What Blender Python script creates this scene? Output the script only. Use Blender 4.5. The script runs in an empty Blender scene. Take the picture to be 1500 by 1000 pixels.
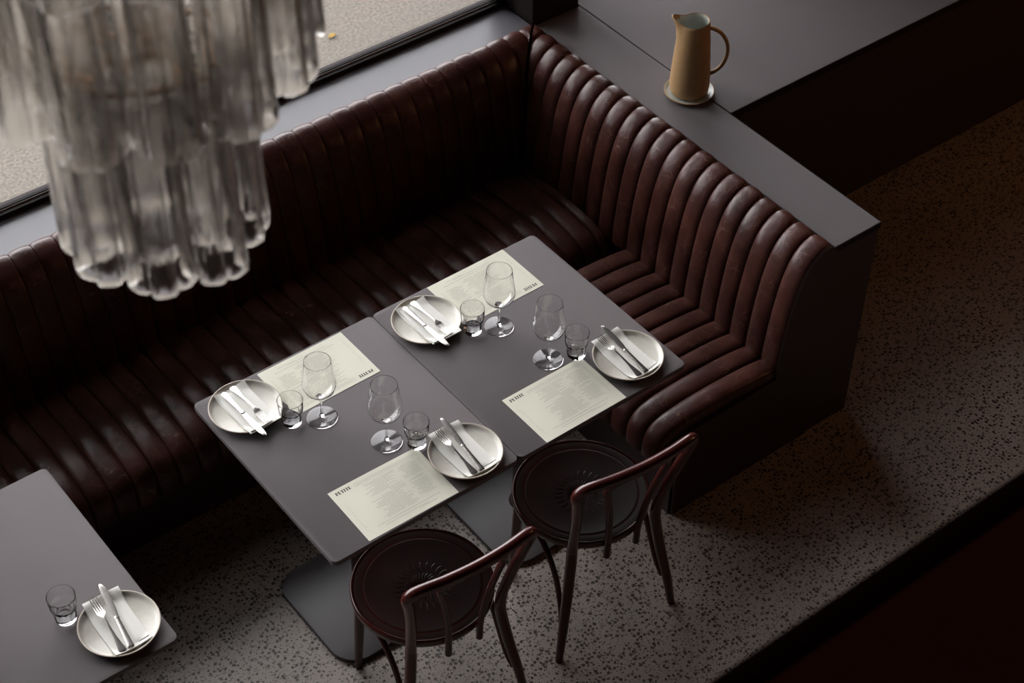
import bpy, bmesh, math, random
from mathutils import Vector, Matrix
random.seed(7)
scene = bpy.context.scene
COL = scene.collection
PI = math.pi

# ------------------------------------------------------------------ camera
cam_d = bpy.data.cameras.new('camera'); cam = bpy.data.objects.new('camera', cam_d); COL.objects.link(cam)
yaw, pitch, roll = 0.664976, 0.769267, 0.0122159
fw = Vector((math.sin(yaw)*math.cos(pitch), math.cos(yaw)*math.cos(pitch), -math.sin(pitch)))
rt = Vector((math.cos(yaw), -math.sin(yaw), 0)); up = rt.cross(fw)
r2 = math.cos(roll)*rt + math.sin(roll)*up; u2 = -math.sin(roll)*rt + math.cos(roll)*up
m = Matrix((r2, u2, -fw)).transposed().to_4x4(); m.translation = Vector((-1.5495, -2.7359, 4.5955))
cam.matrix_world = m
cam_d.sensor_width = 36; cam_d.lens = 2692.3*36/1500; cam_d.clip_start = 0.05
cam_d.dof.use_dof = True; cam_d.dof.focus_distance = 5.3; cam_d.dof.aperture_fstop = 5.2
scene.camera = cam

# ------------------------------------------------------------------ world, lights, exposure
w = bpy.data.worlds.new('world'); scene.world = w; w.use_nodes = True
bg = w.node_tree.nodes['Background']; bg.inputs[0].default_value = (0.985, 0.965, 1.0, 1); bg.inputs[1].default_value = 2.45
scene.view_settings.view_transform = 'Standard'; scene.view_settings.look = 'None'
scene.view_settings.gamma = 1; scene.view_settings.use_curve_mapping = False
scene.view_settings.exposure = 1.85
scene.cycles.max_bounces = 14; scene.cycles.transmission_bounces = 14; scene.cycles.transparent_max_bounces = 24
scene.cycles.diffuse_bounces = 4; scene.cycles.glossy_bounces = 5; scene.cycles.blur_glossy = 0.3

def portal(x0, x1, z0, z1, y):
    l = bpy.data.lights.new('window_portal', 'AREA'); l.shape = 'RECTANGLE'; l.size = x1-x0; l.size_y = z1-z0
    l.cycles.is_portal = True
    o = bpy.data.objects.new('window_portal', l); COL.objects.link(o)
    o.location = ((x0+x1)/2, y, (z0+z1)/2); o.rotation_euler = (-PI/2, 0, 0)   # faces -y, into the room
WIN1 = (-8.8, 1.85, 0.88, 4.0); WIN2 = (2.16, 2.85, 0.88, 3.0)
portal(WIN1[0], WIN1[1], WIN1[2], WIN1[3], 1.78); portal(WIN2[0], WIN2[1], WIN2[2], WIN2[3], 1.78)
def point_light(loc, power, col, size):
    l = bpy.data.lights.new('room_or_fill_light', 'POINT'); l.energy = power; l.color = col; l.shadow_soft_size = size
    o = bpy.data.objects.new('room_or_fill_light', l); COL.objects.link(o); o.location = loc
point_light((5.0, -1.6, 2.5), 10, (1.0, 0.46, 0.20), 0.5)
point_light((2.5, -4.8, 4.85), 14, (1.0, 0.42, 0.28), 0.15)  # added fill with no fitting there, lifts the mezzanine floor out of black

# ------------------------------------------------------------------ materials
def newmat(name):
    mt = bpy.data.materials.new(name); mt.use_nodes = True
    nt = mt.node_tree; return mt, nt, nt.nodes['Principled BSDF']
def P(name, col, rough=0.5, metal=0.0, spec=0.5, coat=0.0, trans=0.0, ior=1.5, noise=None, bump=None):
    mt, nt, b = newmat(name)
    b.inputs['Base Color'].default_value = (*col, 1); b.inputs['Roughness'].default_value = rough
    b.inputs['Metallic'].default_value = metal; b.inputs['Specular IOR Level'].default_value = spec
    b.inputs['Coat Weight'].default_value = coat; b.inputs['Transmission Weight'].default_value = trans
    b.inputs['IOR'].default_value = ior
    if noise or bump:
        tc = nt.nodes.new('ShaderNodeTexCoord')
    if noise:   # (scale, amount, stretch)
        sc, am, st = noise
        mp = nt.nodes.new('ShaderNodeMapping'); mp.inputs['Scale'].default_value = st
        nt.links.new(tc.outputs['Object'], mp.inputs[0])
        n = nt.nodes.new('ShaderNodeTexNoise'); n.inputs['Scale'].default_value = sc; n.inputs['Detail'].default_value = 6
        nt.links.new(mp.outputs[0], n.inputs['Vector'])
        r = nt.nodes.new('ShaderNodeValToRGB')
        r.color_ramp.elements[0].position = .3; r.color_ramp.elements[1].position = .7
        r.color_ramp.elements[0].color = (*[c*(1-am) for c in col], 1); r.color_ramp.elements[1].color = (*[min(1, c*(1+am)) for c in col], 1)
        nt.links.new(n.outputs[0], r.inputs[0]); nt.links.new(r.outputs[0], b.inputs['Base Color'])
    if bump:    # (scale, strength, distance, stretch)
        sc, stg, di, st = bump
        mp = nt.nodes.new('ShaderNodeMapping'); mp.inputs['Scale'].default_value = st
        nt.links.new(tc.outputs['Object'], mp.inputs[0])
        n = nt.nodes.new('ShaderNodeTexNoise'); n.inputs['Scale'].default_value = sc; n.inputs['Detail'].default_value = 4
        nt.links.new(mp.outputs[0], n.inputs['Vector'])
        bp = nt.nodes.new('ShaderNodeBump'); bp.inputs['Strength'].default_value = stg; bp.inputs['Distance'].default_value = di
        nt.links.new(n.outputs[0], bp.inputs['Height']); nt.links.new(bp.outputs[0], b.inputs['Normal'])
    return mt

def terrazzo():
    mt, nt, b = newmat('terrazzo_floor'); N = nt.nodes; L = nt.links
    tc = N.new('ShaderNodeTexCoord')
    wn = N.new('ShaderNodeTexNoise'); wn.inputs['Scale'].default_value = 60; wn.inputs['Detail'].default_value = 2
    L.new(tc.outputs['Object'], wn.inputs['Vector'])
    ad = N.new('ShaderNodeVectorMath'); ad.operation = 'MULTIPLY_ADD'; ad.inputs[1].default_value = (.007, .007, 0)
    L.new(wn.outputs['Color'], ad.inputs[0]); L.new(tc.outputs['Object'], ad.inputs[2])
    def chips(scale, r0, r1):
        v = N.new('ShaderNodeTexVoronoi'); v.voronoi_dimensions = '2D'; v.inputs['Scale'].default_value = scale
        L.new(ad.outputs[0], v.inputs['Vector'])
        sp = N.new('ShaderNodeSeparateColor'); L.new(v.outputs['Color'], sp.inputs[0])
        mr = N.new('ShaderNodeMapRange'); mr.inputs[3].default_value = r0; mr.inputs[4].default_value = r1
        L.new(sp.outputs[0], mr.inputs[0])
        sb = N.new('ShaderNodeMath'); sb.operation = 'SUBTRACT'; L.new(mr.outputs[0], sb.inputs[0]); L.new(v.outputs['Distance'], sb.inputs[1])
        st = N.new('ShaderNodeMapRange'); st.inputs[1].default_value = -.02; st.inputs[2].default_value = .04
        L.new(sb.outputs[0], st.inputs[0]); return st.outputs[0], sp.outputs[1]
    a, ac = chips(72, -.10, 0.47); c, cc = chips(150, -.30, 0.42)
    big = N.new('ShaderNodeTexNoise'); big.inputs['Scale'].default_value = 2.5; big.inputs['Detail'].default_value = 5
    L.new(tc.outputs['Object'], big.inputs['Vector'])
    base = N.new('ShaderNodeValToRGB'); base.color_ramp.elements[0].color = (.25, .213, .185, 1); base.color_ramp.elements[1].color = (.39, .335, .295, 1)
    L.new(big.outputs[0], base.inputs[0])
    chip = N.new('ShaderNodeValToRGB'); chip.color_ramp.elements[0].color = (.020, .015, .013, 1); chip.color_ramp.elements[1].color = (.075, .06, .05, 1)
    L.new(ac, chip.inputs[0])
    m1 = N.new('ShaderNodeMix'); m1.data_type = 'RGBA'; L.new(c, m1.inputs[0]); L.new(base.outputs[0], m1.inputs[6]); m1.inputs[7].default_value = (.07, .055, .047, 1)
    m2 = N.new('ShaderNodeMix'); m2.data_type = 'RGBA'; L.new(a, m2.inputs[0]); L.new(m1.outputs[2], m2.inputs[6]); L.new(chip.outputs[0], m2.inputs[7])
    L.new(m2.outputs[2], b.inputs['Base Color']); b.inputs['Roughness'].default_value = .42
    return mt

def leather():
    mt, nt, b = newmat('oxblood_leather'); N = nt.nodes; L = nt.links
    tc = N.new('ShaderNodeTexCoord')
    n1 = N.new('ShaderNodeTexNoise'); n1.inputs['Scale'].default_value = 9; n1.inputs['Detail'].default_value = 6
    L.new(tc.outputs['Object'], n1.inputs['Vector'])
    r1 = N.new('ShaderNodeValToRGB'); r1.color_ramp.elements[0].position = .3; r1.color_ramp.elements[1].position = .72
    r1.color_ramp.elements[0].color = (.034, .0098, .0066, 1); r1.color_ramp.elements[1].color = (.078, .0245, .0172, 1)
    L.new(n1.outputs[0], r1.inputs[0])
    # fine pale crease lines worn into the hide
    wv = N.new('ShaderNodeTexNoise'); wv.inputs['Scale'].default_value = 14; L.new(tc.outputs['Object'], wv.inputs['Vector'])
    ad = N.new('ShaderNodeVectorMath'); ad.operation = 'MULTIPLY_ADD'; ad.inputs[1].default_value = (.09, .09, .09)
    L.new(wv.outputs['Color'], ad.inputs[0]); L.new(tc.outputs['Object'], ad.inputs[2])
    vo = N.new('ShaderNodeTexVoronoi'); vo.feature = 'DISTANCE_TO_EDGE'; vo.inputs['Scale'].default_value = 20
    L.new(ad.outputs[0], vo.inputs['Vector'])
    cr = N.new('ShaderNodeMapRange'); cr.inputs[1].default_value = .0; cr.inputs[2].default_value = .022; cr.inputs[3].default_value = 1; cr.inputs[4].default_value = 0
    L.new(vo.outputs['Distance'], cr.inputs[0])
    mk = N.new('ShaderNodeTexNoise'); mk.inputs['Scale'].default_value = 11; L.new(tc.outputs['Object'], mk.inputs['Vector'])
    mkr = N.new('ShaderNodeMapRange'); mkr.inputs[1].default_value = .48; mkr.inputs[2].default_value = .62; L.new(mk.outputs[0], mkr.inputs[0])
    ml = N.new('ShaderNodeMath'); ml.operation = 'MULTIPLY'; L.new(cr.outputs[0], ml.inputs[0]); L.new(mkr.outputs[0], ml.inputs[1])
    ms = N.new('ShaderNodeMath'); ms.operation = 'MULTIPLY'; ms.inputs[1].default_value = .8; L.new(ml.outputs[0], ms.inputs[0])
    mx = N.new('ShaderNodeMix'); mx.data_type = 'RGBA'; L.new(ms.outputs[0], mx.inputs[0]); L.new(r1.outputs[0], mx.inputs[6]); mx.inputs[7].default_value = (.20, .115, .095, 1)
    L.new(mx.outputs[2], b.inputs['Base Color'])
    rr = N.new('ShaderNodeMapRange'); rr.inputs[3].default_value = .30; rr.inputs[4].default_value = .46; L.new(n1.outputs[0], rr.inputs[0])
    L.new(rr.outputs[0], b.inputs['Roughness']); b.inputs['Specular IOR Level'].default_value = .33
    bm_ = N.new('ShaderNodeTexNoise'); bm_.inputs['Scale'].default_value = 28; bm_.inputs['Detail'].default_value = 7
    L.new(tc.outputs['Object'], bm_.inputs['Vector'])
    bp = N.new('ShaderNodeBump'); bp.inputs['Strength'].default_value = .35; bp.inputs['Distance'].default_value = .006
    L.new(bm_.outputs[0], bp.inputs['Height']); L.new(bp.outputs[0], b.inputs['Normal'])
    return mt

def pane_glass():
    mt = bpy.data.materials.new('window_glass'); mt.use_nodes = True; nt = mt.node_tree; nt.nodes.clear(); N = nt.nodes; L = nt.links
    o = N.new('ShaderNodeOutputMaterial'); t = N.new('ShaderNodeBsdfTransparent'); t.inputs[0].default_value = (.97, .975, .97, 1)
    g = N.new('ShaderNodeBsdfGlossy'); g.inputs['Roughness'].default_value = .02
    f = N.new('ShaderNodeFresnel'); f.inputs[0].default_value = 1.3
    mx = N.new('ShaderNodeMixShader'); L.new(f.outputs[0], mx.inputs[0]); L.new(t.outputs[0], mx.inputs[1]); L.new(g.outputs[0], mx.inputs[2]); L.new(mx.outputs[0], o.inputs[0])
    return mt

M = dict(
    floor=terrazzo(), leather=leather(), pane=pane_glass(),
    wall=P('dark_plaster', (.014, .007, .006), .8, spec=.2),
    ceiling=P('dark_ceiling', (.03, .026, .024), .8),
    frame=P('dark_window_frame', (.010, .007, .007), .7, spec=.15),
    bead=P('worn_metal_bead', (.16, .145, .135), .5, spec=.3),
    laminate=P('grey_laminate', (.143, .130, .131), .6, spec=.05, noise=(3, .05, (1, 1, 1)), bump=(260, .05, .001, (1, 1, 1))),
    sky_satin=P('sky_tinted_ledge', (.118, .117, .130), .40, spec=.5, noise=(3, .04, (1, 1, 1))),  # laminate variant; blue tint painted in for the sky sheen on the ledge
    edge=P('dark_edging', (.016, .011, .011), .6, spec=.2),
    black=P('black_panel', (.030, .014, .013), .55),
    steel_dark=P('dark_steel', (.085, .078, .080), .42, spec=.4),
    wood=P('dark_bentwood', (.052, .0105, .008), .22, spec=.55, noise=(8, .35, (1, 1, .25)), bump=(60, .05, .001, (1, 1, .2))),
    seatwood=P('dark_seat_ply', (.028, .0075, .0062), .36, spec=.45, noise=(9, .3, (1, 1, 1))),
    paper=P('menu_paper', (.70, .69, .575), .8, spec=.2, noise=(7, .03, (1, 1, 1))),
    ink=P('menu_ink', (.035, .035, .03), .8), ink_soft=P('menu_fine_print', (.33, .325, .27), .8),
    plate=P('cream_stoneware', (.60, .575, .50), .28, spec=.5, noise=(70, .05, (1, 1, 1))),
    rim=P('buff_clay_rim', (.50, .44, .36), .5),
    linen=P('white_napkin', (.78, .77, .72), .85, spec=.2, bump=(420, .25, .0008, (1, 1, 1))),
    silver=P('cutlery_steel', (.52, .49, .46), .24, metal=1.0),
    glass=P('clear_glass', (1, 1, 1), .0, trans=1.0, ior=1.40),
    tube=P('textured_glass', (.93, .92, .905), .10, trans=1.0, ior=1.42, bump=(70, .5, .006, (1, 1, .08))),
    brass=P('aged_brass', (.42, .20, .07), .35, metal=1.0),
    clay=P('ochre_clay', (.40, .245, .115), .62, spec=.3, noise=(120, .10, (1, 1, 1)), bump=(300, .15, .001, (1, 1, 1))),
    glaze=P('pale_glaze', (.50, .53, .48), .22),
    pavement=P('street_concrete', (.092, .083, .072), .9, spec=.0, noise=(75, .30, (1, 1, 1))),
    leaf=P('yellow_leaf', (.20, .13, .03), .7, spec=.1),
    parapet=P('dark_parapet', (.050, .0125, .0095), .95, spec=.0), nosing=P('black_nosing', (.010, .0035, .003), .95, spec=.0),
)

# ------------------------------------------------------------------ helpers
def obj(name, verts, faces, mat, parent=None, smooth=True, loc=None, rotz=0.0, angle=None):
    me = bpy.data.meshes.new(name); me.from_pydata([tuple(v) for v in verts], [], faces); me.update()
    bm = bmesh.new(); bm.from_mesh(me); bmesh.ops.remove_doubles(bm, verts=bm.verts, dist=1e-6)
    bmesh.ops.recalc_face_normals(bm, faces=bm.faces); bm.to_mesh(me); bm.free()
    return fin(name, me, mat, parent, smooth, loc, rotz, angle)
def fin(name, me, mat, parent=None, smooth=True, loc=None, rotz=0.0, angle=None):
    if mat is not None: me.materials.append(mat)
    if smooth:
        me.shade_smooth()
        me.set_sharp_from_angle(angle=math.radians(angle if angle else 40))
    o = bpy.data.objects.new(name, me); COL.objects.link(o)
    if parent: o.parent = parent
    if loc: o.location = loc
    o.rotation_euler = (0, 0, rotz)
    return o
def boxmesh(bm, x0, x1, y0, y1, z0, z1):
    vs = [bm.verts.new((x, y, z)) for x in (x0, x1) for y in (y0, y1) for z in (z0, z1)]
    for f in ((0, 1, 3, 2), (4, 6, 7, 5), (0, 4, 5, 1), (2, 3, 7, 6), (0, 2, 6, 4), (1, 5, 7, 3)): bm.faces.new([vs[i] for i in f])
def box(name, x0, x1, y0, y1, z0, z1, mat, parent=None, bev=0.0, seg=2):
    me = bpy.data.meshes.new(name); bm = bmesh.new(); boxmesh(bm, x0, x1, y0, y1, z0, z1)
    bmesh.ops.recalc_face_normals(bm, faces=bm.faces)
    if bev: bmesh.ops.bevel(bm, geom=list(bm.edges), offset=bev, segments=seg, profile=.5, affect='EDGES')
    bm.to_mesh(me); bm.free(); return fin(name, me, mat, parent, bev > 0)
def prism(name, outline, z0, z1, mat, parent=None, bev=0.0, loc=None, rotz=0.0):
    me = bpy.data.meshes.new(name); bm = bmesh.new()
    a = [bm.verts.new((x, y, z0)) for x, y in outline]; b = [bm.verts.new((x, y, z1)) for x, y in outline]
    n = len(outline); bot = bm.faces.new(a[::-1]); top = bm.faces.new(b)
    for i in range(n): bm.faces.new((a[i], a[(i+1) % n], b[(i+1) % n], b[i]))
    bmesh.ops.recalc_face_normals(bm, faces=bm.faces)
    if bev:
        bmesh.ops.bevel(bm, geom=list(top.edges)+list(bot.edges), offset=bev, segments=2, profile=.5, affect='EDGES')
    bm.to_mesh(me); bm.free(); return fin(name, me, mat, parent, True, loc, rotz)
def rrect(x0, x1, y0, y1, r, n=7):
    out = []
    for cx, cy, a0 in ((x1-r, y1-r, 0), (x0+r, y1-r, PI/2), (x0+r, y0+r, PI), (x1-r, y0+r, 1.5*PI)):
        for i in range(n+1):
            a = a0+PI/2*i/n; out.append((cx+r*math.cos(a), cy+r*math.sin(a)))
    return out
def catmull(pts, n):
    pts = [Vector(p) for p in pts]; out = []
    ext = [pts[0]*2-pts[1]] + pts + [pts[-1]*2-pts[-2]]
    for i in range(1, len(ext)-2):
        p0, p1, p2, p3 = ext[i-1:i+3]
        for k in range(n):
            t = k/n
            out.append(.5*((2*p1)+(p2-p0)*t+(2*p0-5*p1+4*p2-p3)*t*t+(3*p1-p0-3*p2+p3)*t**3))
    out.append(pts[-1]); return out
def tube_data(path, radii, seg=12, flat=1.0, closed=False, ref=Vector((0, 0, 1))):
    n = len(path); V = []; F = []
    if not isinstance(radii, (list, tuple)): radii = [radii]*n
    side = None
    for i, p in enumerate(path):
        if closed: t = path[(i+1) % n]-path[i-1]
        else: t = path[min(i+1, n-1)]-path[max(i-1, 0)]
        t.normalize()
        if side is None:
            side = t.cross(ref if abs(t.dot(ref)) < .95 else Vector((1, 0, 0)))
        side = (side-t*side.dot(t)).normalized(); bn = t.cross(side)
        for k in range(seg):
            a = 2*PI*k/seg; V.append(p+(side*math.cos(a)+bn*math.sin(a)*flat)*radii[i])
    for i in range(n if closed else n-1):
        j = (i+1) % n
        for k in range(seg): F.append((i*seg+k, i*seg+(k+1) % seg, j*seg+(k+1) % seg, j*seg+k))
    if not closed: F.append(tuple(range(seg-1, -1, -1))); F.append(tuple(range((n-1)*seg, n*seg)))
    return V, F
def tube(name, pts, radii, mat, parent=None, sub=6, seg=12, flat=1.0, closed=False):
    if closed: path = [Vector(p) for p in pts]
    else:
        path = catmull(pts, sub)
    if isinstance(radii, (list, tuple)) and not closed and len(radii) == len(pts):
        rr = []
        for i in range(len(pts)-1):
            for k in range(sub): rr.append(radii[i]+(radii[i+1]-radii[i])*k/sub)
        rr.append(radii[-1]); radii = rr
    V, F = tube_data(path, radii, seg, flat, closed); return obj(name, V, F, mat, parent)
def lathe_data(prof, seg=48, mod=None):
    V = []; F = []; n = len(prof)
    for i, (r, z) in enumerate(prof):
        for k in range(seg):
            a = 2*PI*k/seg; rr = max(r, 1e-5) if mod is None else max(mod(i, r, z, a), 1e-5)
            V.append((rr*math.cos(a), rr*math.sin(a), z))
    for i in range(n-1):
        for k in range(seg):
            k2 = (k+1) % seg; F.append((i*seg+k, i*seg+k2, (i+1)*seg+k2, (i+1)*seg+k))
    return V, F
def lathe(name, prof, mat, parent=None, seg=48, mod=None, angle=40):
    V, F = lathe_data(prof, seg, mod); return obj(name, V, F, mat, parent, angle=angle)
def empty(name, loc=(0, 0, 0), rotz=0.0):
    o = bpy.data.objects.new(name, None); COL.objects.link(o); o.location = loc; o.rotation_euler = (0, 0, rotz); return o
def tag(o, label, cat=None, group=None, kind=None):
    o['label'] = label
    if cat: o['category'] = cat
    if group: o['group'] = group
    if kind: o['kind'] = kind
    return o
def copy_tree(o, parent=None):
    c = o.copy(); COL.objects.link(c); c.parent = parent
    for ch in list(o.children): copy_tree(ch, c)
    return c

# ------------------------------------------------------------------ the setting
Z_L = .845                                    # height of ledges and counter
tag(box('floor', -9.2, 6.2, -6.2, 1.747, -.1, 0, M['floor']), 'pale terrazzo floor with dark stone chips', kind='structure')
tag(box('ceiling', -9.2, 6.2, -6.2, 1.747, 5.4, 5.5, M['ceiling']), 'dark ceiling high above the tables', kind='structure')
tag(box('wall_left', -9.3, -9.2, -6.2, 1.747, 0, 5.4, M['wall']), 'dark side wall far left of the dining room', kind='structure')
tag(box('wall_right', 6.2, 6.3, -6.2, 1.747, 0, 5.4, M['wall']), 'dark side wall beyond the counter', kind='structure')
tag(box('wall_front', -9.2, 6.2, -6.3, -6.2, 0, 5.4, M['wall']), 'dark wall behind the mezzanine', kind='structure')
wb = empty('wall_back', (0, 1.85, 0)); tag(wb, 'dark street wall around the big shop windows', kind='structure')
def wpart(name, x0, x1, z0, z1, y0=1.725, y1=1.747): box(name, x0, x1, y0-1.85, y1-1.85, z0, z1, M['wall'], wb)
wpart('sill_wall', -9.2, 6.2, 0, Z_L-.03); wpart('header_wall', -9.2, 6.2, 4.0, 5.4); wpart('header_wall', 2.10, WIN2[1], WIN2[3], 4.0)
wpart('pier_wall', -9.2, WIN1[0], Z_L-.03, 4.0); wpart('pier_wall', WIN2[1], 6.2, Z_L-.03, 4.0); wpart('pier_wall', 1.90, 2.10, Z_L-.03, 4.0)
tag(box('pillar', 1.885, 2.095, 1.548, 1.7245, Z_L, 5.4, M['wall'], bev=.003), 'dark square pillar in the corner behind the banquettes', kind='structure')

def window(name, W, label, bars):
    x0, x1, z0, z1 = W; root = empty(name, ((x0+x1)/2, 1.80, Z_L)); tag(root, label, kind='structure')
    def bx(n, a, b, y0, y1, c, d, m='frame'): 
        box(n, a-(x0+x1)/2, b-(x0+x1)/2, y0-1.8, y1-1.8, c-Z_L, d-Z_L, M[m], root, bev=.002, seg=1)
    bx('sill_rail', x0-.03, x1+.045, 1.706, 1.722, Z_L+.0002, Z_L+.021)
    bx('glazing_bead', x0, x1, 1.7222, 1.7275, Z_L+.0002, Z_L+.026, 'bead')
    bx('bottom_rail', x0-.03, x1+.045, 1.7277, 1.757, Z_L+.0002, Z_L+.028)
    bx('top_rail', x0-.03, x1+.045, 1.72, 1.757, z1-.05, z1)
    bx('stile', x0-.03, x0+.02, 1.706, 1.757, Z_L+.03, z1); bx('stile', x1-.005, x1+.045, 1.706, 1.757, Z_L+.03, z1)
    for b in bars: bx('mullion', b-.02, b+.02, 1.72, 1.757, Z_L+.03, z1)
    ed = [x0]+list(bars)+[x1]
    for a, b in zip(ed[:-1], ed[1:]): bx('pane', a, b, 1.738, 1.742, Z_L+.026, z1-.03, 'pane')
window('window_1', WIN1, 'wide dark framed street window behind the chandelier', (-2.2, -5.5))
window('window_2', WIN2, 'narrow street window beyond the corner pillar', ())

tag(box('trim_1', -9.2, 1.884, 1.552, 1.7245, Z_L-.03, Z_L, M['sky_satin'], bev=.001, seg=1), 'grey window ledge running behind the long banquette', kind='structure')
tag(box('trim_2', -9.2, 1.884, 1.60, 1.7245, 0, Z_L-.031, M['black']), 'dark panel below the window ledge', kind='structure')

pv = empty('pavement', (0, 4, -.06)); tag(pv, 'pale concrete street pavement outside the window', kind='structure')
box('paving_slab', -60, .279, -2.24, 8, -.1, 0, M['pavement'], pv, bev=.004, seg=1)
box('paving_slab', .289, 60, -2.24, 8, -.1, 0, M['pavement'], pv, bev=.004, seg=1)
rd = box('road', -60, 60, 12.02, 90, -.3, -.16, P('asphalt', (.10, .10, .10), .9)); tag(rd, 'grey street surface far outside', kind='structure')
lv = []
for i in range(9):
    t = i/8; wd = .011*math.sin(PI*t)**.8+.0008
    for s in (-1, -.5, 0, .5, 1): lv.append((t*.046-.023, s*wd, .006*abs(s)+.004+.006*math.sin(PI*t)))
lf = [(i*5+k, i*5+k+1, (i+1)*5+k+1, (i+1)*5+k) for i in range(8) for k in range(4)]
leaf = obj('fallen_leaf', lv, lf, M['leaf'], loc=(1.958, 3.04, -.062), rotz=.25)
leaf.modifiers.new('thick', 'SOLIDIFY').thickness = .001
tag(leaf, 'small yellow leaf lying on the pavement outside the window', 'leaf')

# mezzanine floor the photographer stands on: its dark edge crosses the lower right corner
mz = empty('mezzanine', (0, -4.0085, 3.0)); tag(mz, 'dark mezzanine floor edge cutting across the bottom right corner', kind='structure')
box('mezzanine_slab', -9.2, 6.2, -2.19, 2.0, -.28, -.02, M['parapet'], mz); box('edge_nosing', -9.2, 6.2, 2.0, 2.0395, -.30, 0, M['nosing'], mz, bev=.004)
box('mezzanine_boards', -9.2, 6.2, -2.19, 2.0, -.02, 0, M['parapet'], mz)

# ------------------------------------------------------------------ counter and ledge behind the end banquette
c = empty('counter', (3.2, 1.25, 0))
o = box('worktop', 2.104-3.2, 4.6-3.2, .745-1.25, 1.7245-1.25, Z_L-.03, Z_L, M['laminate'], c, bev=.0015, seg=1)
box('counter_body', 2.104-3.2, 4.58-3.2, .80-1.25, 1.724-1.25, .08, Z_L-.03, M['black'], c); box('plinth', 2.13-3.2, 4.5-3.2, .86-1.25, 1.72-1.25, 0, .08, M['black'], c)
box('edge_band', 2.104-3.2, 4.6-3.2, .7435-1.25, .745-1.25, Z_L-.031, Z_L-.0004, M['edge'], c)
tag(c, 'wide grey topped service counter behind the clay pitcher', 'counter')
c = empty('banquette_ledge', (2.0, .8, 0))
box('ledge_top', 1.897-2, 2.1-2, .04-.8, 1.546-.8, Z_L-.025, Z_L, M['laminate'], c, bev=.0015, seg=1)
box('ledge_panel', 1.905-2, 2.098-2, .042-.8, 1.546-.8, 0, Z_L-.025, M['black'], c)
box('edge_band', 1.897-2, 2.1-2, .0385-.8, .04-.8, Z_L-.026, Z_L-.0004, M['edge'], c)
box('edge_band', 2.1-2, 2.1014-2, .0385-.8, .744-.8, Z_L-.026, Z_L-.0004, M['edge'], c)
tag(c, 'narrow grey ledge with dark sides along the end banquette', 'ledge')

# ------------------------------------------------------------------ banquettes
def resample(pts, n):
    c = catmull(pts, 10); L = [0]
    for a, b in zip(c[:-1], c[1:]): L.append(L[-1]+(b-a).length)
    out = []; j = 0
    for i in range(n+1):
        d = L[-1]*i/n
        while j < len(L)-2 and L[j+1] < d: j += 1
        t = (d-L[j])/max(1e-9, L[j+1]-L[j]); out.append(c[j].lerp(c[j+1], min(1, max(0, t))))
    return out
# profiles are (depth towards the wall, height)
BACK = [(-.190, .405), (-.187, .47), (-.178, .56), (-.165, .65), (-.147, .735), (-.120, .808), (-.090, .846), (-.055, .868), (-.026, .873), (-.007, .864), (.003, .847)]
SEAT = [(-.185, .425), (-.26, .436), (-.40, .444), (-.54, .442), (-.630, .428), (-.675, .398), (-.692, .350), (-.690, .300)]
def channel(prof, nseg, pitch, depth, sgn, wob=0.0, thick=.03, clampf=None):
    pr = resample([Vector((a, b, 0)) for a, b in prof], nseg); T = (-1, -.97, -.88, -.7, -.45, -.15, .15, .45, .7, .88, .97, 1)
    V = []; F = []; n = len(pr); k = len(T)
    ph = random.uniform(0, 6)
    nr = []
    for i in range(n):
        t = (pr[min(i+1, n-1)]-pr[max(i-1, 0)]).normalized(); nn = Vector((-t.y, t.x, 0))*sgn; nr.append(nn)
    for layer in (0, 1):
        for i in range(n):
            for s in T:
                if layer == 0:
                    h = depth*((1-abs(s)**3.0)**.60)-depth
                    h += wob*math.sin(ph+i*1.1+s*1.3)*(1-s*s)
                else: h = -thick-depth
                q = pr[i]+nr[i]*h; V.append(Vector((s*pitch*.5*.998, q.x, q.y)))
    for i in range(n-1):
        for j in range(k-1):
            a = i*k+j; F.append((a, a+1, a+k+1, a+k)); b = n*k+a; F.append((b, b+k, b+k+1, b+1))
    for i in range(n-1):
        for j in (0, k-1): a = i*k+j; F.append((a, a+k, n*k+a+k, n*k+a))
    for j in range(k-1):
        for i in (0, n-1): a = i*k+j; F.append((a, n*k+a, n*k+a+1, a+1))
    return V, F
def banquette(name, origin, rotz, nback, nseat, pitch, off0, label, mitre, x_stop):
    """local x runs along the bench, local y points to the wall"""
    root = empty(name, origin, rotz); tag(root, label, 'banquette')
    for i in range(nback):
        x = off0+(i+.5)*pitch
        V, F = channel(BACK, 22, pitch, .0075, 1, .0012)
        V = [Vector((v.x+x, v.y, v.z)) for v in V]
        if mitre: V = [Vector((mitre(v), v.y, v.z)) for v in V]
        obj('back_channel', V, F, M['leather'], root, angle=55)
    for i in range(nseat):
        x = off0+(i+.5)*pitch
        V, F = channel(SEAT, 20, pitch, .0135, -1, .0014)
        V = [Vector((v.x+x, v.y, v.z)) for v in V]
        if x_stop: V = [Vector((min(v.x, x_stop), v.y, v.z)) for v in V]
        obj('seat_channel', V, F, M['leather'], root, angle=55)
    L = nseat*pitch; xe = off0+L
    if x_stop: xe = min(xe, x_stop)
    box('seat_base', off0+.004, xe, -.655, -.002, .29, .385, M['black'], root)
    box('plinth', off0+.03, xe, -.58, -.002, 0, .29, M['black'], root)
    return root
# end banquette: bench axis along +y, wall side is +x.   local x -> world -y (rot -90): local y -> world +x
e = banquette('end_banquette', (1.890, .037, 0), -PI/2, 0, 0, .0752, 0, 'short oxblood leather end banquette with vertical channels, below the clay pitcher', None, None)
for o in list(e.children): bpy.data.objects.remove(o)
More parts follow.
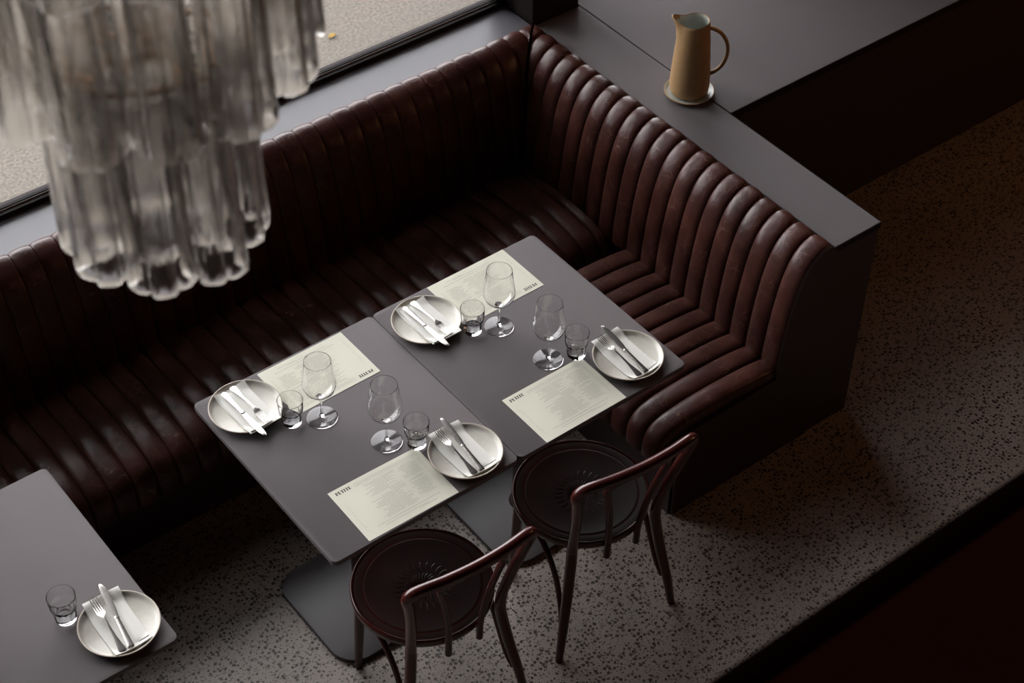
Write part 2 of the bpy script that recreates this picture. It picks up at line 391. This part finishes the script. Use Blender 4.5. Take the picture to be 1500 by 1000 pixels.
# local x runs towards -world y, so positions along the bench are negative
def end_mitre(v): return max(v.x, -(1.503+v.y-.0))
for i in range(20):
    x = -(i+.5)*.0752; V, F = channel(BACK, 22, .0752, .0120, 1, .0014)
    V = [Vector((v.x+x, v.y, v.z)) for v in V]; V = [Vector((end_mitre(v), v.y, v.z)) for v in V]
    obj('back_channel', V, F, M['leather'], e, angle=55)
for i in range(10):
    x = -(i+.5)*.0752; V, F = channel(SEAT, 20, .0752, .0135, -1, .0014)
    obj('seat_channel', [Vector((v.x+x, v.y, v.z)) for v in V], F, M['leather'], e, angle=55)
box('seat_base', -.755, -.006, -.655, 0, .30, .385, M['black'], e); box('plinth', -.755, -.012, -.60, 0, 0, .30, M['black'], e)
pr = resample([Vector((a, b, 0)) for a, b in BACK], 24)
ol = [(q.x+.004, q.y-.004) for q in pr]+[(.004, .012), (-.60, .012), (-.60, .30), (-.66, .31), (-.66, .375), (-.19, .385)]
V = [(0.0, a, b) for a, b in ol]+[(.007, a+(.003 if a < -.02 else 0), b-(.003 if b > .5 else 0)) for a, b in ol]; n = len(ol)
obj('end_panel', V, [tuple(range(n)), tuple(range(2*n-1, n-1, -1))]+[(i, (i+1) % n, n+(i+1) % n, n+i) for i in range(n)], M['black'], e, angle=50)
# long banquette below the window: local x = world x, local y = world y
PW = .0733; NB = 44
def long_mitre(v): return min(v.x, v.y-.0)
b = banquette('window_banquette', (1.884, 1.546, 0), 0, NB, NB, PW, -NB*PW, 'long oxblood leather banquette with channelled back below the street window', long_mitre, -.19)

# ------------------------------------------------------------------ tables
def table(name, cx, cy, label):
    root = empty(name, (cx, cy, 0)); tag(root, label, 'table', 'grey dining tables')
    prism('tabletop', rrect(-.3135, .3135, -.37, .37, .018), .732, .75, M['laminate'], root, bev=.0012)
    prism('base_plate', rrect(-.212, .212, -.212, .212, .085, 10), 0, .018, M['steel_dark'], root, bev=.002)
    lathe('column', [(0, .018), (.05, .018), (.045, .03), (.038, .035), (.038, .70), (.06, .715), (.10, .72), (.10, .732), (0, .732)], M['black'], root, 32)
    box('under_frame', -.25, .25, -.02, .02, .712, .732, M['black'], root)
    return root
table('dining_table', .3143, .37, 'grey table with rounded corners, left one of the joined pair')
table('dining_table', .9430, .37, 'grey table with rounded corners, right one of the joined pair beside end banquette')
table('dining_table', -.7640, .408, 'separate grey table cut off at the lower left edge')

# ------------------------------------------------------------------ bentwood chairs
def make_chair(loc, rotz, label):
    t = empty('bentwood_chair', loc, rotz); tag(t, label, 'chair', 'bentwood chairs in front of the tables')
    sr = .205
    def seat_mod(i, r, z, a): return r*(1+.035*math.sin(a)) if r > .01 else r
    lathe('seat_ring', [(sr-.035, .418), (sr-.004, .418), (sr+.002, .424), (sr+.003, .440), (sr+.001, .4475), (sr-.002, .4490), (sr-.005, .4480), (sr-.008, .4455), (sr-.035, .4455), (sr-.035, .418)], M['wood'], t, 72, seat_mod, 60)
    s = lathe('seat', [(0, .436), (sr-.012, .436), (sr-.009, .4462), (sr-.030, .4456), (sr-.034, .4446), (sr-.037, .4460), (sr-.041, .4450), (sr-.11, .4425), (0, .4405)], M['seatwood'], t, 72, seat_mod, 60)
    # pressed fan pattern in the middle of the seat
    V = []; F = []
    for k in range(26):
        a0 = 2*PI*k/26
        for rr0, rr1, tw in ((.018, .050, .0), (.056, .092, .5)):
            a = a0+tw*2*PI/26; d = Vector((math.cos(a), math.sin(a), 0)); q = Vector((-d.y, d.x, 0))
            path = [d*(rr0+(rr1-rr0)*i/4)+q*.006*math.sin(PI*i/4)+Vector((0, -.0, .4415)) for i in range(5)]
            v, f = tube_data(path, [.0006, .0017, .0021, .0017, .0006], 5); n0 = len(V); V += v; F += [tuple(i+n0 for i in g) for g in f]
    obj('pressed_pattern', V, F, M['seatwood'], s)
    # hoop back: rear legs run up into one bent top rail
    for sx in (-1, 1):
        tube('rear_leg', [(sx*.211, -.212, .0), (sx*.194, -.201, .12), (sx*.170, -.183, .26), (sx*.152, -.169, .39), (sx*.150, -.168, .445)], [.0120, .0150, .0170, .0170, .0165], M['wood'], t, 6, 12)
        tube('front_leg', [(sx*.150, .152, .0), (sx*.143, .141, .2), (sx*.137, .130, .40), (sx*.137, .130, .425)], [.0115, .015, .0175, .0175], M['wood'], t, 6, 12)
        tube('leg_brace', [(sx*.165, .060, .416), (sx*.172, 0, .402), (sx*.173, -.07, .360), (sx*.171, -.122, .28), (sx*.176, -.160, .18), (sx*.187, -.180, .12)], [.009, .0095, .0095, .0095, .009, .007], M['wood'], t, 6, 10)
    half = [(.150, -.168, .44), (.153, -.177, .50), (.168, -.206, .62), (.187, -.232, .725), (.198, -.242, .772), (.192, -.250, .798), (.168, -.259, .811), (.09, -.273, .816)]
    rad = [.0165, .016, .0155, .0155, .0165, .0172, .0170, .0168]
    tube('back_hoop', [(-x, y, z) for x, y, z in half]+[(0, -.279, .818)]+half[::-1], rad+[.0168]+rad[::-1], M['wood'], t, 8, 14)
    half = [(.052, -.207, .393), (.054, -.212, .48), (.068, -.228, .60), (.090, -.244, .70), (.103, -.254, .750), (.098, -.261, .775), (.07, -.267, .789)]
    tube('inner_hoop', [(-x, y, z) for x, y, z in half]+[(0, -.273, .793)]+half[::-1], .0105, M['wood'], t, 8, 12)
    return t
make_chair((.284, -.003, 0), math.radians(-3), 'dark red-brown bentwood chair in front of the left table')
make_chair((.868, -.003, 0), math.radians(-5), 'dark red-brown bentwood chair in front of the right table, beside end banquette')

# ------------------------------------------------------------------ menus
MW, MH = .297, .210
def letters(word, x, y, h):
    """heavy display capitals made of slabs: list of quads in page coordinates"""
    out = []
    def q(a, b, c_, d): out.append((x+a*h, y+b*h, x+c_*h, y+d*h))
    for ch in word:
        if ch == 'P':
            q(0, 0, .30, 1); q(.30, .93, .52, 1); q(.30, .44, .52, .51); q(.50, .50, .66, .94); q(-.06, 0, .36, .05); adv = .78
        elif ch == 'E':
            q(0, 0, .30, 1); q(.30, .93, .58, 1); q(.30, .48, .48, .54); q(.30, 0, .60, .07); q(.53, .78, .58, 1); q(.55, 0, .60, .24); adv = .74
        elif ch == 'T':
            q(.20, 0, .50, 1); q(0, .93, .70, 1); q(0, .76, .05, 1); q(.65, .76, .70, 1); q(.14, 0, .56, .05); adv = .80
        elif ch == 'I':
            q(.04, 0, .34, 1); q(-.02, 0, .40, .05); q(-.02, .95, .40, 1); adv = .50
        x += adv*h
    return out
def make_menu(ll, rot, flip, label):
    t = empty('menu_sheet', (ll[0], ll[1], .7502), rot); tag(t, label, 'menu', 'paper menus on the joined tables')
    if flip:        # reads towards the window: rotate half a turn about the sheet centre
        cx = Vector((MW/2, MH/2, 0)); R = Matrix.Rotation(rot, 3, 'Z'); wc = Vector((ll[0], ll[1], .7502))+R @ cx
        Rf = Matrix.Rotation(rot+PI, 3, 'Z'); p0 = wc-Rf @ cx; t.location = p0; t.rotation_euler = (0, 0, rot+PI)
    nx, ny = 10, 8; V = []; F = []
    for zz in (0, 1):
        for i in range(nx+1):
            for j in range(ny+1):
                u, v = i/nx, j/ny; lift = .0008*math.sin(3*u+1)*math.sin(2.2*v)**2
                V.append((u*MW, v*MH, .0004*zz+lift))
    S = (nx+1)*(ny+1)
    for i in range(nx):
        for j in range(ny):
            a = i*(ny+1)+j; F.append((S+a, S+a+ny+1, S+a+ny+2, S+a+1)); F.append((a, a+1, a+ny+2, a+ny+1))
    for i in range(nx):
        for j in (0, ny): a = i*(ny+1)+j; F.append((a, a+ny+1, S+a+ny+1, S+a))
    for j in range(ny):
        for i in (0, nx): a = i*(ny+1)+j; F.append((a, a+1, S+a+1, S+a))
    obj('sheet', V, F, M['paper'], t)
    def lift(x, y): return .0008*math.sin(3*x/MW+1)*math.sin(2.2*y/MH)**2
    def quads(name, rects, mat, z):
        V = []; F = []
        for (a, b_, c_, d) in rects:
            n = len(V); V += [(a, b_, z+lift(a, b_)), (c_, b_, z+lift(c_, b_)), (c_, d, z+lift(c_, d)), (a, d, z+lift(a, d))]; F.append((n, n+1, n+2, n+3))
        me = bpy.data.meshes.new(name); me.from_pydata(V, [], F); me.update(); fin(name, me, M[mat], t, False)
    quads('heading', letters('PETITE', .0165, MH-.0235, .0115), 'ink', .00065)
    R = []; rnd = random.Random(3)
    def uv(u0, v0, u1, v1): R.append((u0*MW, MH*(1-v1), u1*MW, MH*(1-v0)))
    def line(u0, u1, v, h=.0055):           # a row of short words
        u = u0
        while u < u1-.004:
            wd = min(rnd.uniform(.012, .035), u1-u); uv(u, v, u+wd, v+h); u += wd+.005
    lw = .0022
    uv(.262, .068, .955, .068+lw*1.4); uv(.262, .118, .955, .118+lw*1.4); uv(.262, .068, .262+lw, .12); uv(.953, .068, .955, .12)
    line(.28, .935, .090, .006)
    uv(.513, .138, .516, .786)
    v = .160
    while v < .80:
        if not .40 < v < .435: line(.505-rnd.uniform(.10, .24), .503, v)
        if rnd.random() > .16: line(.528, .528+rnd.uniform(.05, .15), v)
        if .10 < v < .76 and rnd.random() > .08: line(.80-rnd.uniform(.05, .12), .80+rnd.uniform(.05, .10), v)
        v += .0245
    for i in range(22): line(.925, .925+rnd.uniform(.015, .035), .17+i*.028, .004)
    for i in range(17): line(.050, .050+rnd.uniform(.008, .03), .30+i*.034, .004)
    line(.16, .60, .850); line(.50, .86, .850); line(.24, .70, .895); line(.60, .80, .915)
    quads('fine_print', R, 'ink_soft', .00060)
    return t
make_menu((.1202, .0071), -.0145, False, 'cream menu reading PETITE on the left table, front side by the chair')
make_menu((.7275, .0009), .0051, False, 'cream menu reading PETITE on the right table, front side by the chair')
make_menu((.2172, .5216), .0071, True, 'upside-down cream menu at the window side of the left table')
make_menu((.8374, .5277), .0063, True, 'upside-down cream menu at the window side of the right table')

# ------------------------------------------------------------------ plates, napkins, cutlery
def plate_mesh():
    V, F = lathe_data([(0, .004), (.062, .004), (.064, 0), (.070, 0), (.073, .005), (.098, .0085), (.1045, .0135), (.1070, .0190), (.1060, .0200), (.1035, .0198),
                       (.1005, .0150), (.0965, .0105), (.090, .0082), (0, .0078)], 72)
    return V, F
def napkin_geo(w0, w1, y0, y1, z, seed, th=.0035, lift_end=True):
    rnd = random.Random(seed); V = []; F = []; nx, ny = 10, 20; a1, a2 = rnd.uniform(0, 6), rnd.uniform(0, 6)
    for lay in (0, 1):
        for i in range(nx+1):
            for j in range(ny+1):
                s, u = i/nx, j/ny; x = w0+(w1-w0)*s; y = y0+(y1-y0)*u
                x += .002*math.sin(5*u+a1); y += .0015*math.sin(4*s+a2)
                zz = z
                rr = math.hypot(x, y)
                if rr > .078: zz = max(zz, z+(min(rr, .106)-.078)*.0137/.028*1.0)
                bulge = .0018*(math.sin(7*s+a2)*math.sin(4*u+a1)+.6*math.sin(11*s+3*u+a1))
                e_ = min(s, 1-s, u*2, (1-u)*2); ed = min(1, e_/.10)
                V.append((x, y, zz+lay*(th*(.45+.55*ed**.5)+max(0, bulge)*ed+.0008)))
    S = (nx+1)*(ny+1)
    for i in range(nx):
        for j in range(ny):
            a = i*(ny+1)+j; F.append((S+a, S+a+ny+1, S+a+ny+2, S+a+1)); F.append((a, a+1, a+ny+2, a+ny+1))
    for i in range(nx):
        for j in (0, ny): a = i*(ny+1)+j; F.append((a, a+ny+1, S+a+ny+1, S+a))
    for j in range(ny):
        for i in (0, nx): a = i*(ny+1)+j; F.append((a, a+1, S+a+1, S+a))
    return V, F
def strip(stations, th):
    """solid bar from stations (y, half width, z centre, x centre)"""
    V = []; F = []; n = len(stations); X = (-1, -.6, 0, .6, 1)
    for (y, hw, z, xc) in stations:
        for s in X: V.append((xc+s*hw, y, z+th*(1-.75*s*s)))
        for s in X[::-1]: V.append((xc+s*hw, y, z-th*(1-.75*s*s)*.6))
    for i in range(n-1):
        for k in range(10): F.append((i*10+k, i*10+(k+1) % 10, (i+1)*10+(k+1) % 10, (i+1)*10+k))
    F.append(tuple(range(9, -1, -1))); F.append(tuple(range((n-1)*10, n*10))); return V, F
def join(parts):
    V = []; F = []
    for v, f in parts: n = len(V); V += list(v); F += [tuple(i+n for i in g) for g in f]
    return V, F
FORK_TOP = [(-.095, .0035, 0, 0), (-.0945, .0075, 0, 0), (-.090, .0100, .0002, 0), (-.084, .0098, .0004, 0), (-.072, .0078, .001, 0), (-.045, .0042, .002, 0), (-.005, .0027, .0042, 0), (.020, .0030, .0050, 0), (.030, .0065, .0042, 0), (.036, .0100, .0028, 0), (.044, .0112, .0014, 0)]
def make_fork(root_name, label):
    t = empty(root_name); tag(t, label, 'fork', 'forks on the plates')
    obj('handle', *strip(FORK_TOP, .0016), M['silver'], t)
    for k in range(4):
        xc = (-1.5+k)*.0060
        obj('tine', *strip([(.0415, .0023, .0016, xc), (.055, .0020, .0002, xc), (.075, .0017, .0002, xc), (.090, .0014, .0018, xc), (.097, .0006, .0034, xc)], .0011), M['silver'], t)
    return t
def make_knife(root_name, label):
    t = empty(root_name); tag(t, label, 'knife', 'knives on the plates')
    obj('handle', *strip([(-.0995, .0050, 0, 0), (-.098, .0085, 0, 0), (-.092, .0092, 0, 0), (-.086, .0085, 0, 0), (-.05, .0068, 0, 0), (.002, .0052, 0, 0)], .0036), M['silver'], t)
    obj('bolster', *strip([(.001, .0060, 0, 0), (.004, .0066, 0, 0), (.007, .0060, 0, 0), (.010, .0052, 0, 0)], .0042), M['silver'], t)
    obj('blade', *strip([(.010, .0060, 0, 0), (.03, .0082, 0, .0004), (.07, .0094, 0, .0004), (.10, .0088, 0, 0), (.115, .0066, 0, -.0006), (.124, .0030, 0, -.0020), (.1255, .0010, 0, -.003)], .0012), M['silver'], t)
    return t
PLATES = [((.1125, .6265), PI, .01, 'at the far left corner of the joined tables'),
          ((.741, .6075), PI, .0, 'on the window side by the table seam'),
          ((.515, .103), 0, .0, 'on the left table, right of its front menu'),
          ((1.130, .121), 0, .03, 'nearest the end banquette'),
          ((-.556, .1585), 0, -.05, 'on the separate table at lower left')]
pl_me = None; fk = None; kn = None
for i, ((x, y), base, rj, where) in enumerate(PLATES):
    rz = base+rj
    if pl_me is None:
        pl = obj('dinner_plate', *plate_mesh(), M['plate'], angle=60); pl_me = pl.data
        pl_me.materials.append(M['rim'])
        for f in pl_me.polygons:
            if .1028 < math.hypot(f.center.x, f.center.y) < .1075 and f.center.z > .012: f.material_index = 1
    else: pl = bpy.data.objects.new('dinner_plate', pl_me); COL.objects.link(pl)
    pl.location = (x, y, .7503); tag(pl, 'round cream stoneware plate '+where, 'plate', 'stoneware plates')
    np_ = empty('folded_napkin', (x, y, .7503), rz); tag(np_, 'folded white napkin on the plate '+where, 'napkin', 'folded napkins')
    obj('lower_fold', *napkin_geo(-.054, .050, -.089, .107, .0084, i*3+1, .0026), M['linen'], np_, angle=60)
    obj('upper_fold', *napkin_geo(-.026, .046, -.078, .103, .0122, i*3+2, .0022), M['linen'], np_, angle=60)
    f_ = make_fork('table_fork', '') if fk is None else copy_tree(fk); fk = fk or f_
    k_ = make_knife('table_knife', '') if kn is None else copy_tree(kn); kn = kn or k_
    side = 1
    def setp(o, lx, ly, ang, z0, tilt):
        o.rotation_mode = 'XYZ'; R = Matrix.Rotation(rz, 4, 'Z')
        o.matrix_world = Matrix.Translation((x, y, .7503)) @ R @ Matrix.Translation((lx, ly, z0)) @ Matrix.Rotation(ang, 4, 'Z') @ Matrix.Rotation(tilt, 4, 'X')
    if base == 0:
        setp(f_, -.027, .008, math.radians(-2-2*rj), .0235, .055); setp(k_, .001, .008, math.radians(-5.5), .0265, .050)
    else:
        setp(f_, -.012, .006, math.radians(1), .0235, .055); setp(k_, .0235, .020, math.radians(.5), .0265, .045)
    tag(f_, 'steel fork on the napkin '+where, 'fork', 'forks on the plates'); tag(k_, 'steel knife on the napkin '+where, 'knife', 'knives on the plates')

# ------------------------------------------------------------------ glasses
def tumbler():
    H = .092
    out = [(0, 0), (.022, 0), (.0255, .0004), (.0275, .002), (.0286, .005), (.0292, .008), (.0312, .030), (.0322, .044), (.0352, .049), (.0362, .060), (.0372, .080), (.03745, H-.0015), (.0375, H-.0004)]
    inn = [(.0371, H), (.0367, H-.0004), (.03655, H-.0015), (.0358, .080), (.0345, .060), (.0332, .052), (.0292, .046), (.0278, .030), (.0258, .017), (.018, .0145), (0, .014)]
    def mod(i, r, z, a):
        if 1 < i < 9 and z > .004 and i < 9: return r*(1-(.040 if z < .047 else .010)*(1-abs(math.sin(5*a))**.7))
        return r
    return lathe_data(out+inn, 80, mod)
def wineglass():
    out = [(0, 0), (.020, 0), (.0425, .0006), (.0450, .0014), (.0452, .0022), (.043, .0030), (.020, .0050), (.009, .0080), (.0045, .014), (.0034, .026), (.0032, .060), (.0035, .084), (.0060, .091), (.018, .097),
           (.032, .106), (.0430, .119), (.0485, .136), (.0488, .149), (.0460, .170), (.0422, .200), (.0392, .2265), (.03895, .2290), (.0388, .2297)]
    inn = [(.03845, .2300), (.0381, .2297), (.0380, .2290), (.0382, .2265), (.0411, .200), (.0448, .170), (.0476, .149), (.0473, .136), (.0418, .120), (.031, .1072), (.017, .0985), (.005, .0955), (0, .0950)]
    return lathe_data(out+inn, 64)
TU = [((.194, .507), 'at the far left setting'), ((.835, .499), 'at the window side of the right table'), ((.431, .222), 'on the left table above the front menu'),
      ((1.020, .230), 'on the right table beside the rightmost plate'), ((-.652, .270), 'on the separate table at lower left')]
me_t = None
for i, ((x, y), where) in enumerate(TU):
    if me_t is None: o = obj('tumbler', *tumbler(), M['glass'], angle=50); me_t = o.data
    else: o = bpy.data.objects.new('tumbler', me_t); COL.objects.link(o)
    o.location = (x, y, .7503); o.rotation_euler = (0, 0, i*.4); tag(o, 'short fluted clear tumbler '+where, 'tumbler', 'fluted water tumblers')
WG = [((.272, .468), 'before the upside-down menu of the left table'), ((.908, .463), 'before the upside-down menu of the right table'),
      ((.367, .279), 'on the left table above the front menu'), ((.939, .262), 'on the right table above the front menu')]
me_w = None
for i, ((x, y), where) in enumerate(WG):
    if me_w is None: o = obj('wine_glass', *wineglass(), M['glass'], angle=60); me_w = o.data
    else: o = bpy.data.objects.new('wine_glass', me_w); COL.objects.link(o)
    o.location = (x, y, .7503); tag(o, 'empty stemmed wine glass '+where, 'wine glass', 'stemmed wine glasses')

# ------------------------------------------------------------------ pitcher and saucer
PX, PY = 2.066, .915
sa = lathe('saucer', [(0, 0), (.066, 0), (.078, .004), (.086, .012), (.0862, .0145), (.0835, .0145), (.078, .0088), (.066, .006), (0, .006)], M['clay'], None, 64, None, 60)
sa.location = (PX, PY, Z_L+.0003); sa.data.materials.append(M['glaze'])
for f in sa.data.polygons:
    if math.hypot(f.center.x, f.center.y) < .082 and f.normal.z > .3: f.material_index = 1
tag(sa, 'round clay saucer with pale glaze under the pitcher', 'saucer')
pt = empty('clay_pitcher', (PX, PY, Z_L+.0066), -yaw+math.radians(-3)); tag(pt, 'tall ochre clay pitcher with loop handle standing on the counter', 'pitcher')
# local +x is the handle side, -x the spout
prof = [(0, 0), (.052, 0), (.060, .004), (.066, .015), (.0685, .035), (.068, .055), (.0655, .10), (.0615, .16), (.0575, .21), (.0540, .25), (.0515, .275), (.0510, .285)]
def pm(i, r, z, a):
    s = max(0, (z-.215)/.07); s = min(1, s); c_ = math.cos(a-PI)
    w_ = math.exp(-((a-PI)/.42)**2)
    return r*(1+s*s*.55*w_-s*.03*(1-w_))
inner = [(.0490, .2862), (.0475, .284), (.0480, .270), (.0500, .25), (.054, .20), (.060, .10), (.060, .03), (0, .02)]
V, F = lathe_data(prof+inner, 72, pm)
def spout_lift(v):
    x, y, z = v; a = math.atan2(y, x); 
    if z > .20: z += (z-.20)/.086*(.020*math.exp(-((abs(a)-PI)/.5)**2)+.004*math.cos(a*1)) if True else 0
    return (x, y, z)
V = [spout_lift(v) for v in V]
body = obj('body', V, F, M['clay'], pt, angle=60); body.data.materials.append(M['glaze'])
for f in body.data.polygons:
    n_ = Vector((f.center.x, f.center.y, 0))
    if f.normal.dot(n_) < 0 and f.center.z > .01 and f.center.z < .283: f.material_index = 1
tube('handle', [(.046, 0, .262), (.066, 0, .258), (.092, 0, .240), (.112, 0, .205), (.117, 0, .165), (.108, 0, .125), (.088, 0, .095), (.060, 0, .076)], [.010, .0095, .009, .009, .009, .009, .009, .010], M['clay'], pt, 6, 12, .7)

# ------------------------------------------------------------------ chandelier
CX, CY = -.720, -.884
ch = empty('chandelier', (CX, CY, 2.892)); tag(ch, 'tiered chandelier of ribbed clear glass tubes hanging at upper left', 'chandelier')
def tube_geo(r, L, lobes, seed):
    seg = lobes*12; V = []; F = []; rnd = random.Random(seed)
    zs = [0, .004, .012, .03, .07, .12, .18, .24, .30]; zs = [z*L/.30 for z in zs]
    amp = .42; ph = rnd.uniform(0, 2*PI/lobes)
    for wall in (0, 1):
        for z in zs:
            for k in range(seg):
                a = 2*PI*k/seg
                rr = r*(1+amp*(abs(math.cos(lobes*.5*(a+ph)))-.6))*(1+.10*(1-z/L)**2) - wall*.0050
                e_ = .003*(1-min(1, z/.012)) ; rr += (-e_ if wall == 0 else e_)*.6
                V.append((rr*math.cos(a), rr*math.sin(a), z + .004*math.cos(lobes*(a+ph))*(1-z/L)))
    n = len(zs); S = n*seg
    for i in range(n-1):
        for k in range(seg):
            k2 = (k+1) % seg; F.append((i*seg+k, i*seg+k2, (i+1)*seg+k2, (i+1)*seg+k)); F.append((S+i*seg+k, S+(i+1)*seg+k, S+(i+1)*seg+k2, S+i*seg+k2))
    for k in range(seg):
        k2 = (k+1) % seg; F.append((k, S+k, S+k2, k2)); a = (n-1)*seg; F.append((a+k, a+k2, S+a+k2, S+a+k))
    return V, F
tv = []
for s in range(3):
    o = obj('glass_tube', *tube_geo(.0390, .31, 5, s), M['tube'], ch, angle=70); tv.append(o.data); bpy.data.objects.remove(o)
TIERS = [(8, .100, 0.0, .22), (13, .198, .305, .05), (19, .292, .600, .1)]
rnd = random.Random(5)
for n, R, dz, a0 in TIERS:
    for k in range(n):
        a = a0+2*PI*k/n
        o = bpy.data.objects.new('glass_tube', tv[(k*7+n) % 3]); COL.objects.link(o); o.parent = ch
        o.location = (R*math.cos(a), R*math.sin(a), dz+rnd.uniform(-.008, .008)); o.rotation_euler = (0, 0, rnd.uniform(0, 6))
    ring = [(R*math.cos(2*PI*k/48), R*math.sin(2*PI*k/48), dz+.318) for k in range(48)]
    tube('support_ring', ring, .0035, M['brass'], ch, closed=True, seg=10)
    for k in range(4):
        a = 2*PI*k/4+.3; tube('spoke', [(0, 0, dz+.318), (R*.5*math.cos(a), R*.5*math.sin(a), dz+.318), (R*math.cos(a), R*math.sin(a), dz+.318)], .004, M['brass'], ch, 2, 8)
tube('stem', [(0, 0, .30), (0, 0, 1.2), (0, 0, 2.46)], .010, M['brass'], ch, 2, 12)
lathe('ceiling_rose', [(0, 2.506), (.07, 2.506), (.065, 2.49), (.03, 2.465), (0, 2.46)], M['brass'], ch, 32)
